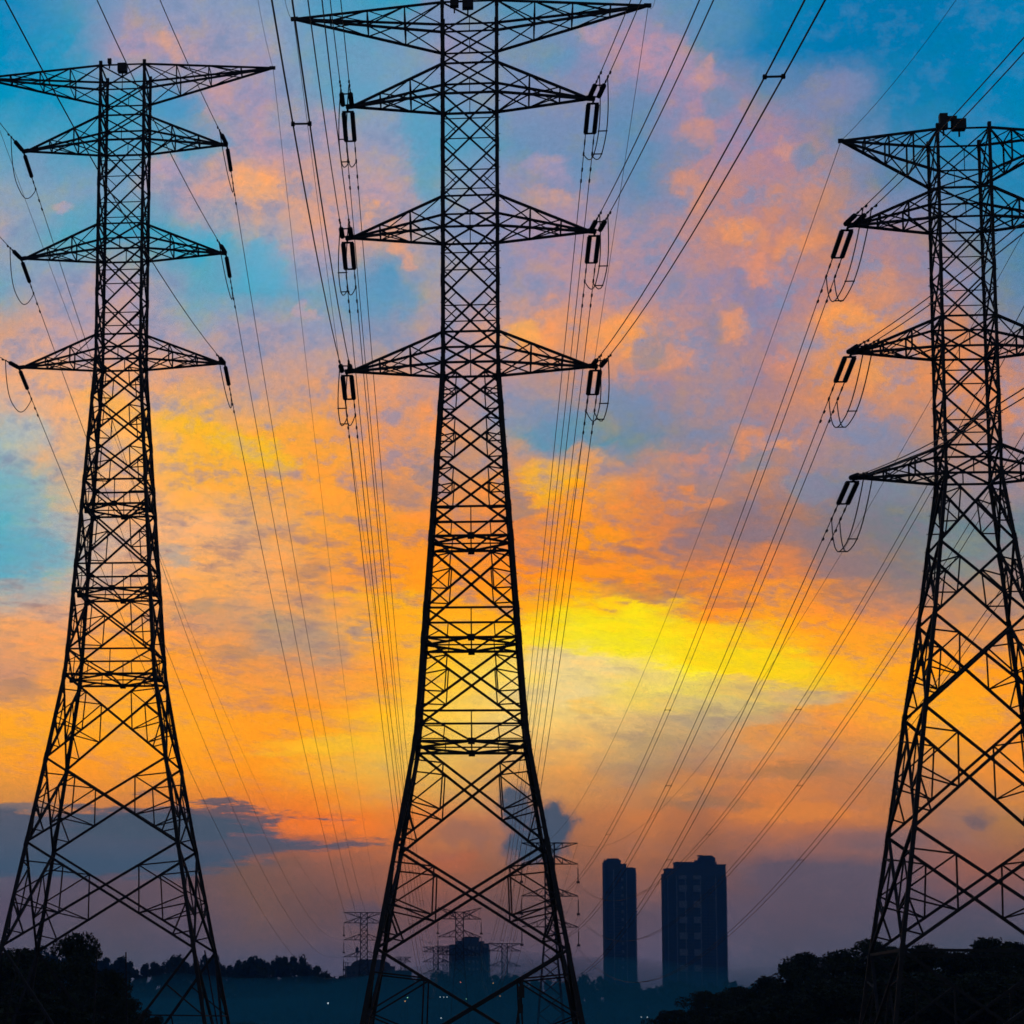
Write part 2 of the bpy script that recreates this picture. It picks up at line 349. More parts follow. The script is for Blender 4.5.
# ------------------------------------------------------------------ big lattice pylons
def lev_w(levels, z):
    if z > levels[0][0]: return levels[0][1]
    for (z1, w1_), (z0, w0_) in zip(levels, levels[1:]):
        if z0 <= z <= z1: return w0_+(w1_-w0_)*(z-z0)/(z1-z0)
    return levels[-1][1]
FACES = [((-1, -1), (1, -1)), ((1, -1), (1, 1)), ((1, 1), (-1, 1)), ((-1, 1), (-1, -1))]
def panel(mb, TL, TR, BL, BR, kind, wd_):
    m, t = wd_*.86, wd_*.48
    Cx = None
    if kind[0] in 'xX':
        # crossing point of the two diagonals
        wt, wb = (TR-TL).length, (BR-BL).length
        s = wt/(wt+wb); Cx = L3(TL, BR, s)
        nrm = (TR-TL).cross(BL-TL).normalized()*m*.35
        mb.bar(TL+nrm, BR+nrm, m); mb.bar(TR-nrm, BL-nrm, m)
    if kind == 'xp':
        bm_ = (BL+BR)/2; mb.bar(Cx, bm_, t)
    if kind == 'xh':
        hl, hr = L3(TL, BL, s), L3(TR, BR, s); mb.bar(hl, hr, t)
        for A, B, P0, P1 in ((TL, BL, TL, BL), (TR, BR, TR, BR)):
            a, b = L3(A, Cx, .5), L3(Cx, B, .5); p = L3(P0, P1, s)
            mb.bar(a, p, t); mb.bar(b, p, t)
    if kind == 'xr':
        for A, B in ((TL, BL), (TR, BR)):
            a, b = L3(A, Cx, .5), L3(Cx, B, .5)
            mb.bar(a, b, t); mb.bar(a, L3(A, B, .3), t); mb.bar(a, L3(A, B, .5), t)
            mb.bar(b, L3(A, B, .5), t); mb.bar(b, L3(A, B, .72), t)
    if kind == 'XR':
        for A, B in ((TL, BL), (TR, BR)):
            a, b = L3(A, Cx, .5), L3(Cx, B, .42); c = L3(Cx, B, .78)
            mb.bar(a, b, t); mb.bar(a, L3(A, B, .18), t); mb.bar(a, L3(A, B, .5), t)
            mb.bar(b, L3(A, B, .5), t); mb.bar(b, L3(A, B, .64), t) if False else None
            mb.bar(c, L3(A, B, .56), t); mb.bar(c, L3(A, B, .84), t); mb.bar(b, L3(A, B, .58), t)
    if kind == 'V':
        bm_ = (BL+BR)/2; tm = (TL+TR)/2
        mb.bar(TL, bm_, m); mb.bar(TR, bm_, m); mb.bar(tm, bm_, t)
        for A, B in ((TL, BL), (TR, BR)):
            q = L3(A, bm_, .5); mb.bar(q, L3(A, B, .5), t); mb.bar(q, L3(B, bm_, .5), t); mb.bar(L3(A, bm_, .27), L3(A, B, .5), t)
def horiz(mb, L, Rr, w): mb.bar(L, Rr, w)

def big_pylon(name, label, base, levels, segs, arms, toparm, wleg, wm, hz, diaph, gear, mirror=1):
    """levels: (z, half width) from top to ground; segs: (z top, z bottom, kind, member width)"""
    t = empty(name, base, YAW)
    tag(t, label, 'pylon', 'large lattice pylons')
    def c(sx, sy, z):
        w = lev_w(levels, z); return Vector((sx*w, sy*w, z))
    for sx, sy in ((-1, -1), (1, -1), (1, 1), (-1, 1)):
        mb = MB()
        for (z1, a), (z0, b) in zip(levels, levels[1:]):
            zm = (z0+z1)/2; k = wleg(zm); mb.bar((sx*a, sy*a, z1), (sx*b, sy*b, z0), k)
        # splice plates and footing
        for z in [s_[0] for s_ in segs]:
            mb.bar(c(sx, sy, z+.28), c(sx, sy, z-.28), wleg(z)*1.16)
        z = 2.0
        if sy*sx < 0 or True:
            while z < levels[0][0]-1 and (sx, sy) in ((1, -1), (-1, 1)):
                p = c(sx, sy, z); mb.bar(p, p+Vector((sx*.165, 0, 0)), .03); z += .9
        mb.build('leg', STEEL, t)
        fb = MB(); fb.prism([(sx*levels[-1][1]+dx*.45, sy*levels[-1][1]+dy*.45) for dx, dy in ((-1, -1), (1, -1), (1, 1), (-1, 1))], -.5, .45)
        fb.build('footing', WALL2, t)
    for k, (A, B) in enumerate(FACES):
        mb = MB()
        for z1, z0, kind, w in segs:
            panel(mb, c(*A, z1), c(*B, z1), c(*A, z0), c(*B, z0), kind, w)
        for z, w in hz: mb.bar(c(*A, z), c(*B, z), w*.85)
        mb.build('face_bracing', STEEL, t)
    for z in diaph:
        mb = MB(); w = lev_w(levels, z)
        mids = [Vector((0, -w, z)), Vector((w, 0, z)), Vector((0, w, z)), Vector((-w, 0, z))]
        for i in range(4):
            mb.bar(mids[i], mids[(i+1) % 4], .11)
            cc = c(*FACES[i][0], z)
            mb.bar(cc, L3(mids[i-1], mids[i], .5), .07)
            q = mids[i]; mb.box(q+Vector((0, 0, 0)), .34, .34, .30)
        mb.bar((-w, 0, z), (w, 0, z), .07); mb.bar((0, -w, z), (0, w, z), .07)
        mb.build('horizontal_frame', STEEL, t)
    tips = {}
    for k, (zc, zd, ln, zt) in enumerate(arms):
        for sx in (-1, 1):
            mb = MB(); T_ = Vector((sx*ln, 0, zt)); fr = (.35, .68)
            w = lev_w(levels, zd); wc_ = lev_w(levels, zc)
            ch = {}
            for sy in (-1, 1):
                Bm, Tm = Vector((sx*w, sy*w, zd)), Vector((sx*wc_, sy*wc_, zc))
                mb.bar(Bm, T_, .12); mb.bar(Tm, T_, .12)
                b = [Bm]+[L3(Bm, T_, q) for q in fr]; u = [Tm]+[L3(Tm, T_, q) for q in fr]
                ch[sy] = (b, u)
                for i in (1, 2): mb.bar(b[i], u[i], .085)
                mb.bar(u[1], b[0], .07); mb.bar(u[2], b[1], .06)
                mb.bar(L3(u[1], u[2], .0), L3(b[1], b[2], 1), .05)
            b0, u0 = ch[-1]; b1, u1 = ch[1]
            mb.bar(b0[0], b1[1], .06); mb.bar(b1[0], b0[1], .06)
            mb.bar(b0[1], b1[1], .06); mb.bar(b0[1], b1[2], .05); mb.bar(b1[1], b0[2], .05); mb.bar(b0[2], b1[2], .05)
            mb.bar(u0[1], u1[1], .06); mb.bar(u0[0], u1[1], .05); mb.bar(u0[2], u1[2], .05)
            mb.bar(L3(T_, b0[0], .04)+Vector((0, 0, .03)), T_+Vector((sx*.28, 0, 0)), .26, .2)
            mb.build('crossarm', STEEL, t); tips[(k+1, sx)] = T_+Vector((sx*.2, 0, 0))
    za, zb, ln = toparm
    for sx in (-1, 1):
        mb = MB(); T_ = Vector((sx*ln, 0, za)); fr = (.25, .5, .75); w = lev_w(levels, zb); wa = lev_w(levels, za); ch = {}
        for sy in (-1, 1):
            Bm, Tm = Vector((sx*w, sy*w, zb)), Vector((sx*wa, sy*wa, za))
            mb.bar(Bm, T_, .12); mb.bar(Tm, T_, .11)
            b = [Bm]+[L3(Bm, T_, q) for q in fr]; u = [Tm]+[L3(Tm, T_, q) for q in fr]; ch[sy] = (b, u)
            for i in (1, 2, 3): mb.bar(b[i], u[i], .08)
            mb.bar(u[0], b[1], .06); mb.bar(u[1], b[2], .06); mb.bar(u[2], b[3], .05)
        b0, u0 = ch[-1]; b1, u1 = ch[1]
        for i in range(3):
            mb.bar(u0[i], u1[i+1], .05); mb.bar(b1[i], b0[i+1], .05)
            mb.bar(u0[i+1], u1[i+1], .05); mb.bar(b0[i+1], b1[i+1], .05)
            mb.bar(u1[i], u0[i+1], .04)
        mb.bar(L3(T_, u0[0], .03), T_+Vector((sx*.15, 0, 0)), .18)
        mb.build('earth_wire_arm', STEEL, t); tips[(0, sx)] = T_
    for nm, loc, sz in gear:
        g2 = MB(); g2.box(loc, *sz); g2.bar(Vector(loc)-Vector((0, 0, sz[2]/2+.02)), Vector(loc)-Vector((0, 0, sz[2]/2+.35)), .08)
        g2.build(nm, BLACK, t)
    Mt = Matrix.Translation(base) @ Matrix.Rotation(YAW, 4, 'Z')
    return t, {k: Mt @ v for k, v in tips.items()}

def std_levels(du, dl):
    "the twin type of pylon: du raises the upper body, dl the legs"
    zd3 = 37.54+du; zk = 12.58+dl
    f = lambda z: z+dl+(du-dl)*max(0, min(1, (z-12.58)/(37.54-12.58)))
    g2 = lambda z: z+du
    lv = [(g2(56.98), 1.42), (zd3, 1.42), (f(29.86), 1.93), (f(24.58), 2.30), (f(19.29), 2.66), (f(17.74), 2.80), (zk, 3.70), (7.35+dl, 4.62), (1.0+dl, 5.78)]
    if dl > 2: lv.append((0, 5.78+.183*(1+dl)))
    else: lv.append((0, 5.95))
    m = .13; s_ = .09
    A, B, C_, D = g2(56.98), g2(55.34), g2(53.61), g2(51.98)
    sg = [(A, B, 'xp', s_), (B, C_, 'x', s_), (C_, D, 'xp', s_), (D, g2(49.2), 'xh', .10), (g2(49.2), g2(46.42), 'xh', .10),
          (g2(46.42), g2(44.77), 'xp', .11), (g2(44.77), g2(41.95), 'xh', .115), (g2(41.95), g2(39.16), 'xh', .115), (g2(39.16), zd3, 'xp', .12),
          (zd3, f(35.2), 'xr', m), (f(35.2), f(32.6), 'xr', m), (f(32.6), f(29.86), 'xr', m), (f(29.86), f(28.32), 'V', .11),
          (f(28.32), f(24.58), 'xr', .14), (f(24.58), f(23.04), 'V', .11), (f(23.04), f(19.29), 'xr', .14), (f(19.29), f(17.74), 'V', .11),
          (f(17.74), zk, 'XR', .15), (zk, 7.35+dl, 'XR', .16), (7.35+dl, 1.0+dl, 'XR', .17)]
    if dl > 2: sg.append((1.0+dl, 0, 'V', .17))
    hzz = [(A, .10), (B, .09), (C_, .11), (D, .13), (g2(46.42), .10), (g2(44.77), .12), (g2(39.16), .12), (zd3, .13),
           (f(29.86), .12), (f(28.32), .14), (f(24.58), .12), (f(23.04), .14), (f(19.29), .12), (f(17.74), .15)]
    ar = [(C_, D, 6.25, D), (g2(46.42), g2(44.77), 6.25, g2(44.77)), (g2(39.16), zd3, 6.25, zd3)]
    return lv, sg, ar, (A, B, 9.35), hzz, [f(28.32), f(23.04), f(17.74)]
def wl(ztop, zlow, a=.175, b=.22):
    return lambda z: a if z > ztop else b if z < zlow else b+(a-b)*(z-zlow)/(ztop-zlow)

BC, BL_, BR_ = Vector((13.72, 120, 0)), Vector((-5.482, 147.39, 0)), Vector((37.378, 113.614, 0))
lv, sg, ar, ta, hzz, dp = std_levels(0, 0)
centre, tipC = big_pylon('pylon', 'tallest central lattice pylon standing alone in the middle, with three pairs of arms', BC, lv, sg, ar, ta,
    wl(45, 20), .1, hzz, dp,
    [('warning_lamp', (-.78, -1.42, 56.98), (.45, .4, .55)), ('battery_box', (-.08, -1.42, 56.93), (.58, .45, .7))])
cab = MB(); cab.box((2.35, -5.3, 5.3), .30, .25, .55); cab.box((2.3, -5.3, 4.5), .26, .25, .45); cab.bar((2.45, -5.3, 6.1), (2.05, -5.35, 3.2), .1)
cab.build('cable_box', BLACK, centre)
lv, sg, ar, ta, hzz, dp = std_levels(7.7, 7.0)
left, tipL = big_pylon('pylon', 'lattice pylon on the left rising behind a dark bushy tree', BL_, lv, sg, [(a, b, c_+.2, d-.06) for a, b, c_, d in ar], (ta[0], ta[1], 9.6),
    wl(53, 27), .1, hzz, dp,
    [('warning_lamp', (-.85, -1.4, 64.95), (.24, .24, .3)), ('battery_box', (0, -1.4, 64.45), (.6, .5, .55))])
# right-hand pylon: heavier angle type, wider splay, no horizontal frames
lvR = [(47.92, 1.24), (30.54, 1.30), (27.14, 1.73), (23.52, 2.18), (18.96, 2.86), (13.16, 3.66), (7.37, 4.50), (0, 5.5)]
a_ = [(44.91, 43.41), (38.39, 36.88), (31.93, 30.54)]
sgR = [(47.92, 45.76, 'xp', .07), (45.76, 44.91, 'x', .07), (44.91, 43.41, 'xp', .08), (43.41, 40.9, 'xh', .09), (40.9, 38.39, 'xh', .09), (38.39, 36.88, 'xp', .1),
       (36.88, 34.4, 'xh', .11), (34.4, 31.93, 'xh', .11), (31.93, 30.54, 'xp', .11), (30.54, 27.14, 'xr', .13), (27.14, 23.52, 'xr', .14),
       (23.52, 18.96, 'XR', .15), (18.96, 13.16, 'XR', .16), (13.16, 7.37, 'XR', .17), (7.37, 0, 'XR', .17)]
hzR = [(47.92, .09), (45.76, .08), (44.91, .09), (43.41, .1), (38.39, .1), (36.88, .11), (31.93, .11), (30.54, .12), (7.37, .16)]
right, tipR = big_pylon('pylon', 'broad lattice pylon at the right edge with looped cables below its arms', BR_, lvR, sgR, [(a, b, 5.25, b+.1) for a, b in a_], (47.92, 45.76, 5.72),
    wl(35, 18, .14, .20), .1, hzR, [],
    [('warning_lamp', (-.95, -1.2, 48.3), (.38, .4, .75)), ('battery_box', (-.2, -1.2, 48.1), (.62, .5, .5)), ('lamp_bracket', (-.55, -1.2, 48.45), (.5, .2, .2))])

# ------------------------------------------------------------------ catenaries, insulators, jumpers
def parab(a, b, sag, n=36, t0=0, t1=1):
    out_ = []
    for i in range(n+1):
        t = t0+(t1-t0)*i/n; p = L3(a, b, t); out_.append(p-Vector((0, 0, 4*sag*t*(1-t))))
    return out_
AX = Vector((math.cos(YAW), math.sin(YAW), 0))
def stack_mesh(L, n, r):
    mb = MB(); pts = []; rad = []
    for i in range(n):
        x = L*i/n; d = L/n
        pts += [(x, 0, 0), (x+d*.12, 0, 0), (x+d*.62, 0, 0), (x+d*.70, 0, 0)]; rad += [r*.45, r*.8, r, r*.45]
    pts.append((L, 0, 0)); rad.append(r*.4)
    mb.tube(pts, r, 9, rad); return mb
def make_string(L, rod, sepn, r, double=True):
    "tension string along local +x: yoke, porcelain stacks, yoke, link rods"
    t = empty('insulator_string', (0, 0, 0))
    ys_ = (-sepn/2, sepn/2) if double else (0,)
    y1 = MB(); y1.bar((0, 0, 0), (.32, 0, 0), .1)
    if double: y1.bar((.32, -sepn/2-.08, 0), (.32, sepn/2+.08, 0), .12, .06)
    y1.build('yoke_plate', STEEL, t)
    for y in ys_:
        o = stack_mesh(L, 16, r).build('disc_stack', PORC, t, True); o.location = (.42, y, 0)
    y2 = MB()
    if double: y2.bar((L+.5, -sepn/2-.08, 0), (L+.5, sepn/2+.08, 0), .09, .06)
    else: y2.bar((L+.40, 0, 0), (L+.6, 0, 0), .08)
    y2.build('yoke_plate', STEEL, t)
    for y in ys_:
        m = MB(); m.bar((L+.5, y, 0), (L+.5+rod, y, 0), .045)
        m.bar((L+.5+rod*.3, y, 0), (L+.5+rod*.5, y, 0), .075); m.bar((L+.5+rod*.88, y, 0), (L+.5+rod, y, 0), .09)
        m.build('dead_end_clamp', STEEL, t)
    return t
protoD = make_string(2.75, 2.2, .46, .135)
protoS = make_string(2.75, 1.7, 0, .14, False)
used = set()
def place_string(p, direction, double, label):
    src = protoD if double else protoS
    if src.name in used: o = copy_tree(src)
    else: o = src; used.add(src.name)
    d = direction.normalized(); yv = Vector((0, 0, 1)).cross(d).normalized(); zv = d.cross(yv)
    m = Matrix(((d.x, yv.x, zv.x, 0), (d.y, yv.y, zv.y, 0), (d.z, yv.z, zv.z, 0), (0, 0, 0, 1)))
    o.rotation_euler = m.to_euler(); o.location = p
    tag(o, label, 'insulator', 'insulator strings on the large pylons')
    return yv
def damper(mb, p, d):
    mb.bar(p-d*.17, p+d*.17, .09)
def span(a, b, sag, twin, label, group, t0=0, t1=1, r=.024, spacers=(), name='power_line', dampers=(), n=36):
    d = (b-a); d.z = 0; d.normalize(); side = Vector((-d.y, d.x, 0))
    t = empty(name, a); tag(t, label, 'power line', group)
    ctr = parab(a, b, sag, n, t0, t1)
    dz = t.location
    for o_ in ((-.23, .23) if twin else (0,)):
        mb = MB(); mb.tube([p+side*o_-dz for p in ctr], r, 5)
        for q in dampers:
            L = (b-a).length; tt = q/L; p = L3(a, b, tt)-Vector((0, 0, 4*sag*tt*(1-tt)))+side*o_-dz
            damper(mb, p-Vector((0, 0, .05)), (b-a).normalized())
        mb.build('conductor', CABLE, t)
    for q in spacers:
        p = L3(a, b, q)-Vector((0, 0, 4*sag*q*(1-q)))-dz
        m = MB(); m.bar(p-side*.26, p+side*.26, .045)
        m.bar(p-side*.28, p-side*.18, .10); m.bar(p+side*.18, p+side*.28, .10)
        m.build('spacer', STEEL, t)
    return t

LEVN = {0: 'top', 1: 'upper', 2: 'middle', 3: 'lowest'}
SIDE = {-1: 'left', 1: 'right'}
NEAR = {  # where the lines that come over the camera leave the photograph
 ('c', 1, -1): (335.5, 0), ('c', 2, -1): (315, 0), ('c', 3, -1): (282, 0), ('c', 1, 1): (636, 0), ('c', 2, 1): (706.5, 0), ('c', 3, 1): (815, 0),
 ('c', 0, -1): (285, 0), ('c', 0, 1): (655, 0),
 ('l', 1, -1): (0, 123), ('l', 2, -1): (0, 237), ('l', 3, -1): (0, 357), ('l', 1, 1): (160, 0), ('l', 2, 1): (97, 0), ('l', 3, 1): (5, 0), ('l', 0, 1): (258, 0),
 ('r', 1, -1): (1024, 45), ('r', 2, -1): (1024, 227), ('r', 3, -1): (1024, 393), ('r', 0, -1): (956, 0)}
FARX = {'c': (459.5, 645, 21.5, [908, 934, 951, 968], 18.0), 'l': (364, 740, 20, [912, 937, 954, 971], 15.0), 'r': (549.5, 528, 28, [843, 883, 915, 946], 14.8)}
PN = {'c': 'central', 'l': 'left', 'r': 'right-hand'}
for key, tips in (('c', tipC), ('l', tipL), ('r', tipR)):
    fx_, fy_, hw, ylist, sg_ = FARX[key]; dbl = key != 'l'
    for lvn in (0, 1, 2, 3):
        for sx in (-1, 1):
            tip = tips[(lvn, sx)]
            B = W(fx_+sx*hw, ylist[lvn], fy_)
            nb = NEAR.get((key, lvn, sx))
            where = f'{LEVN[lvn]} {SIDE[sx]} arm of the {PN[key]} pylon'
            if lvn == 0:
                span(tip, B, sg_*.8, False, f'thin earth wire running into the distance from the {where}', 'earth wires', r=.016)
                if nb:
                    E_ = Wz(nb[0], nb[1], tip.z-1.0); span(tip, E_, .3, False, f'thin earth wire rising overhead from the {where}', 'earth wires', t1=1.5, r=.012, n=12)
                continue
            # far string + line
            slope = Vector((B-tip)); Lh = slope.length
            dvec = (slope/Lh - Vector((0, 0, 4*sg_/Lh))).normalized()
            vis = not (key == 'r' and sx == 1)
            tot = 2.75+.5+(2.2 if dbl else 1.7)
            st = tip+dvec*.15
            endF = st+dvec*tot
            if vis:
                place_string(st, dvec, dbl, f'insulator string leading away from the {where}')
            sp_ = {'c': [.31, .46, .66], 'r': [.21, .38, .58, .78], 'l': []}[key]
            span(endF, B, sg_, dbl, f'{"paired cables" if dbl else "single cable"} sagging into the distance from the {where}', 'power lines running to the horizon',
                 spacers=sp_, dampers=(1.4, 2.6), r=.024)
            if nb:
                E_ = Wz(nb[0], nb[1], tip.z-.8)
                for _ in range(60):
                    h_ = (E_-tip).xy.length; h_ = min(h_, 200)
                    E_ = Wz(nb[0], nb[1], tip.z-.185*h_*(1-h_/415))
                sgn = .185*h_*h_/415/4
                dn = (E_-tip).normalized()-Vector((0, 0, 4*sgn/h_)); dn.normalize(); stn = tip+dn*.15; endN = stn+dn*tot
                place_string(stn, dn, dbl, f'insulator string pointing towards the viewer from the {where}')
                spn = [.90 if sx > 0 else .83] if (key, lvn) == ('c', 3) else []
                span(endN, E_, sgn, dbl, f'{"paired cables" if dbl else "single cable"} rising overhead from the {where}', 'power lines passing overhead', t1=1.6,
                     spacers=spn, dampers=(1.0,), r=.024, n=14)
                # jumper loop
                dip = {'c': 1.45, 'l': 1.75, 'r': 2.5}[key]
                jt = empty('jumper_cable', tip); tag(jt, f'jumper cable looping below the {where}', 'jumper cable', 'jumper loops under the arms')
                perp = AX*sx
                for o_ in ((-.2, .2) if dbl else (0,)):
                    mb = MB(); pts = []
                    a0, b0 = endF+perp*o_, endN+perp*o_
                    for i in range(21):
                        q = i/20; p = L3(a0, b0, q); k = (1-abs(2*q-1)**2.6)
                        p = p-Vector((0, 0, dip*k))-perp*(-.25)*k; pts.append(p-tip)
                    mb.tube(pts, .03, 5); mb.build('conductor', CABLE, jt)
                if dbl:
                    for q in (7, 13): mb = MB(); p = pts[q]; mb.bar(p+perp*.05, p-perp*.45, .05); mb.build('spacer', STEEL, jt)

# ------------------------------------------------------------------ far pylons
def far_pylon(px, Yd, ytop, yarms, hw_px, label, th=1.0, wtop=1.05, vee=False, strings=True, nlev=11, sl=3.2):
    s = FPX/Yd; top = W(px, ytop, Yd); gz = ground_z(top.x, top.y); H = top.z-gz
    t = empty('far_pylon', (top.x, top.y, gz), YAW+.02)
    tag(t, label, 'pylon', 'small distant pylons')
    zs = [W(px, y, Yd).z-gz for y in yarms]; ln = hw_px/s
    zw = zs[-1]-.2
    lv_ = [(H, wtop), (zw, wtop), (0, wtop+.085*zw)]
    c = lambda sx, sy, z: Vector((sx*lev_w(lv_, z), sy*lev_w(lv_, z), z))
    lg, md = .24*th, .14*th
    for sx, sy in ((-1, -1), (1, -1), (1, 1), (-1, 1)):
        m = MB(); m.bar(c(sx, sy, H), c(sx, sy, zw), lg); m.bar(c(sx, sy, zw), c(sx, sy, 0), lg*1.2); m.build('leg', STEEL, t)
    m = MB(); z = H; zl = [H]
    while z > 1:
        z -= max(1.7, 1.75*lev_w(lv_, z)); zl.append(max(z, 0))
    for z1, z0 in zip(zl, zl[1:]):
        for A, B in FACES:
            m.bar(c(*A, z1), c(*B, z0), md); m.bar(c(*B, z1), c(*A, z0), md)
            if z1 > zw-2: m.bar(c(*A, z1), c(*B, z1), md*.8)
    m.build('body_bracing', STEEL, t)
    Mt = Matrix.Translation(t.location) @ Matrix.Rotation(YAW+.02, 4, 'Z')
    tips = {}
    for i, z in enumerate([H]+zs):
        for sx in (-1, 1):
            m = MB(); T_ = Vector((sx*ln, 0, z+(1.2 if vee and i == 0 else 0)))
            w = wtop; zo = z-1.6 if i == 0 else z+1.9
            for sy in (-1, 1):
                a, b = Vector((sx*w, sy*w, z)), Vector((sx*w, sy*w, zo))
                m.bar(a, T_, md*1.2); m.bar(b, T_, md*1.2)
                m.bar(L3(a, T_, .35), L3(b, T_, .35), md*.8); m.bar(L3(a, T_, .35), b, md*.8); m.bar(L3(a, T_, .68), L3(b, T_, .68), md*.7); m.bar(L3(a, T_, .68), L3(b, T_, .35), md*.7)
            m.build('crossarm', STEEL, t); tips[(i, sx)] = Mt @ T_
    return t, tips
TA, tA = far_pylon(549.5, 528, 843, [864, 896, 927], 28, 'nearest of the small pylons, left of the slim tower block')
TB, tB = far_pylon(459.5, 645, 912, [919, 937, 955], 21.5, 'small pylon seen between the central pylon legs before the wide distant building', vee=True)
TL2, tL2 = far_pylon(364, 740, 912.5, [923, 940, 957], 20, 'small pylon beside the low domed building left of the central pylon legs')
TD, tD = far_pylon(504.5, 925, 943.5, [951, 966, 978], 16, 'faint pylon just right of the wide distant building', th=1.3)
TE, tE = far_pylon(436, 1000, 947, [952, 962, 974], 13, 'faint pylon touching the left side of the wide distant building', th=1.3)
TG, tG = far_pylon(445, 1150, 946, [954, 965, 976], 10, 'faintest pylon almost hidden against the left wall of the wide distant building', th=1.3)
TH, tH = far_pylon(403, 1150, 957, [962, 973, 983], 8, 'tiny pylon peeping over the trees right of the low domed building', th=1.2)
# hanging strings
hs = None
def hang(p, L, label):
    global hs
    if hs is None:
        hs = empty('suspension_insulator', p)
        m = MB(); m.tube([(0, 0, 0), (0, 0, -.3)], .04, 5); m.build('link', STEEL, hs)
        o = stack_mesh(1, 14, .16).build('disc_stack', PORC, hs, True); o.rotation_euler = (0, math.radians(90), 0); o.location = (0, 0, -.3)
        m = MB(); m.bar((-.35, 0, -1.32), (.35, 0, -1.32), .16); m.build('clamp', STEEL, hs); o_ = hs
        hs['base'] = 1
    else: o_ = copy_tree(hs)
    o_.location = p; o_.scale = (1, 1, L/1.35)
    tag(o_, label, 'insulator', 'insulators hanging from the distant pylons')
for nm, tp, L in (('pylon by the slim block', tA, 4.1), ('pylon between the central legs', tB, 4.0), ('pylon by the domed building', tL2, 4.0)):
    for i in (1, 2, 3):
        for sx in (-1, 1): hang(tp[(i, sx)], L, f'insulator hanging from the {LEVN[i]} {SIDE[sx]} arm, small {nm}')
for a, b, La, Lb, ps, nm in ((tA, tD, 4.1, 2, 9, 'pylon by the slim block'), (tB, tE, 4.0, 2, 8, 'pylon between the central legs'), (tL2, tH, 4, 2, 7, 'pylon by the domed building')):
    for i in (0, 1, 2, 3):
        for sx in (-1, 1):
            z = 0 if i == 0 else 1
            span(a[(i, sx)]-Vector((0, 0, La*z)), b[(i, sx)]-Vector((0, 0, Lb*z)), ps, False,
                 f'faint cable beyond the {LEVN[i]} {SIDE[sx]} arm, small {nm}', 'faint cables beyond the small pylons', r=.03, n=20)

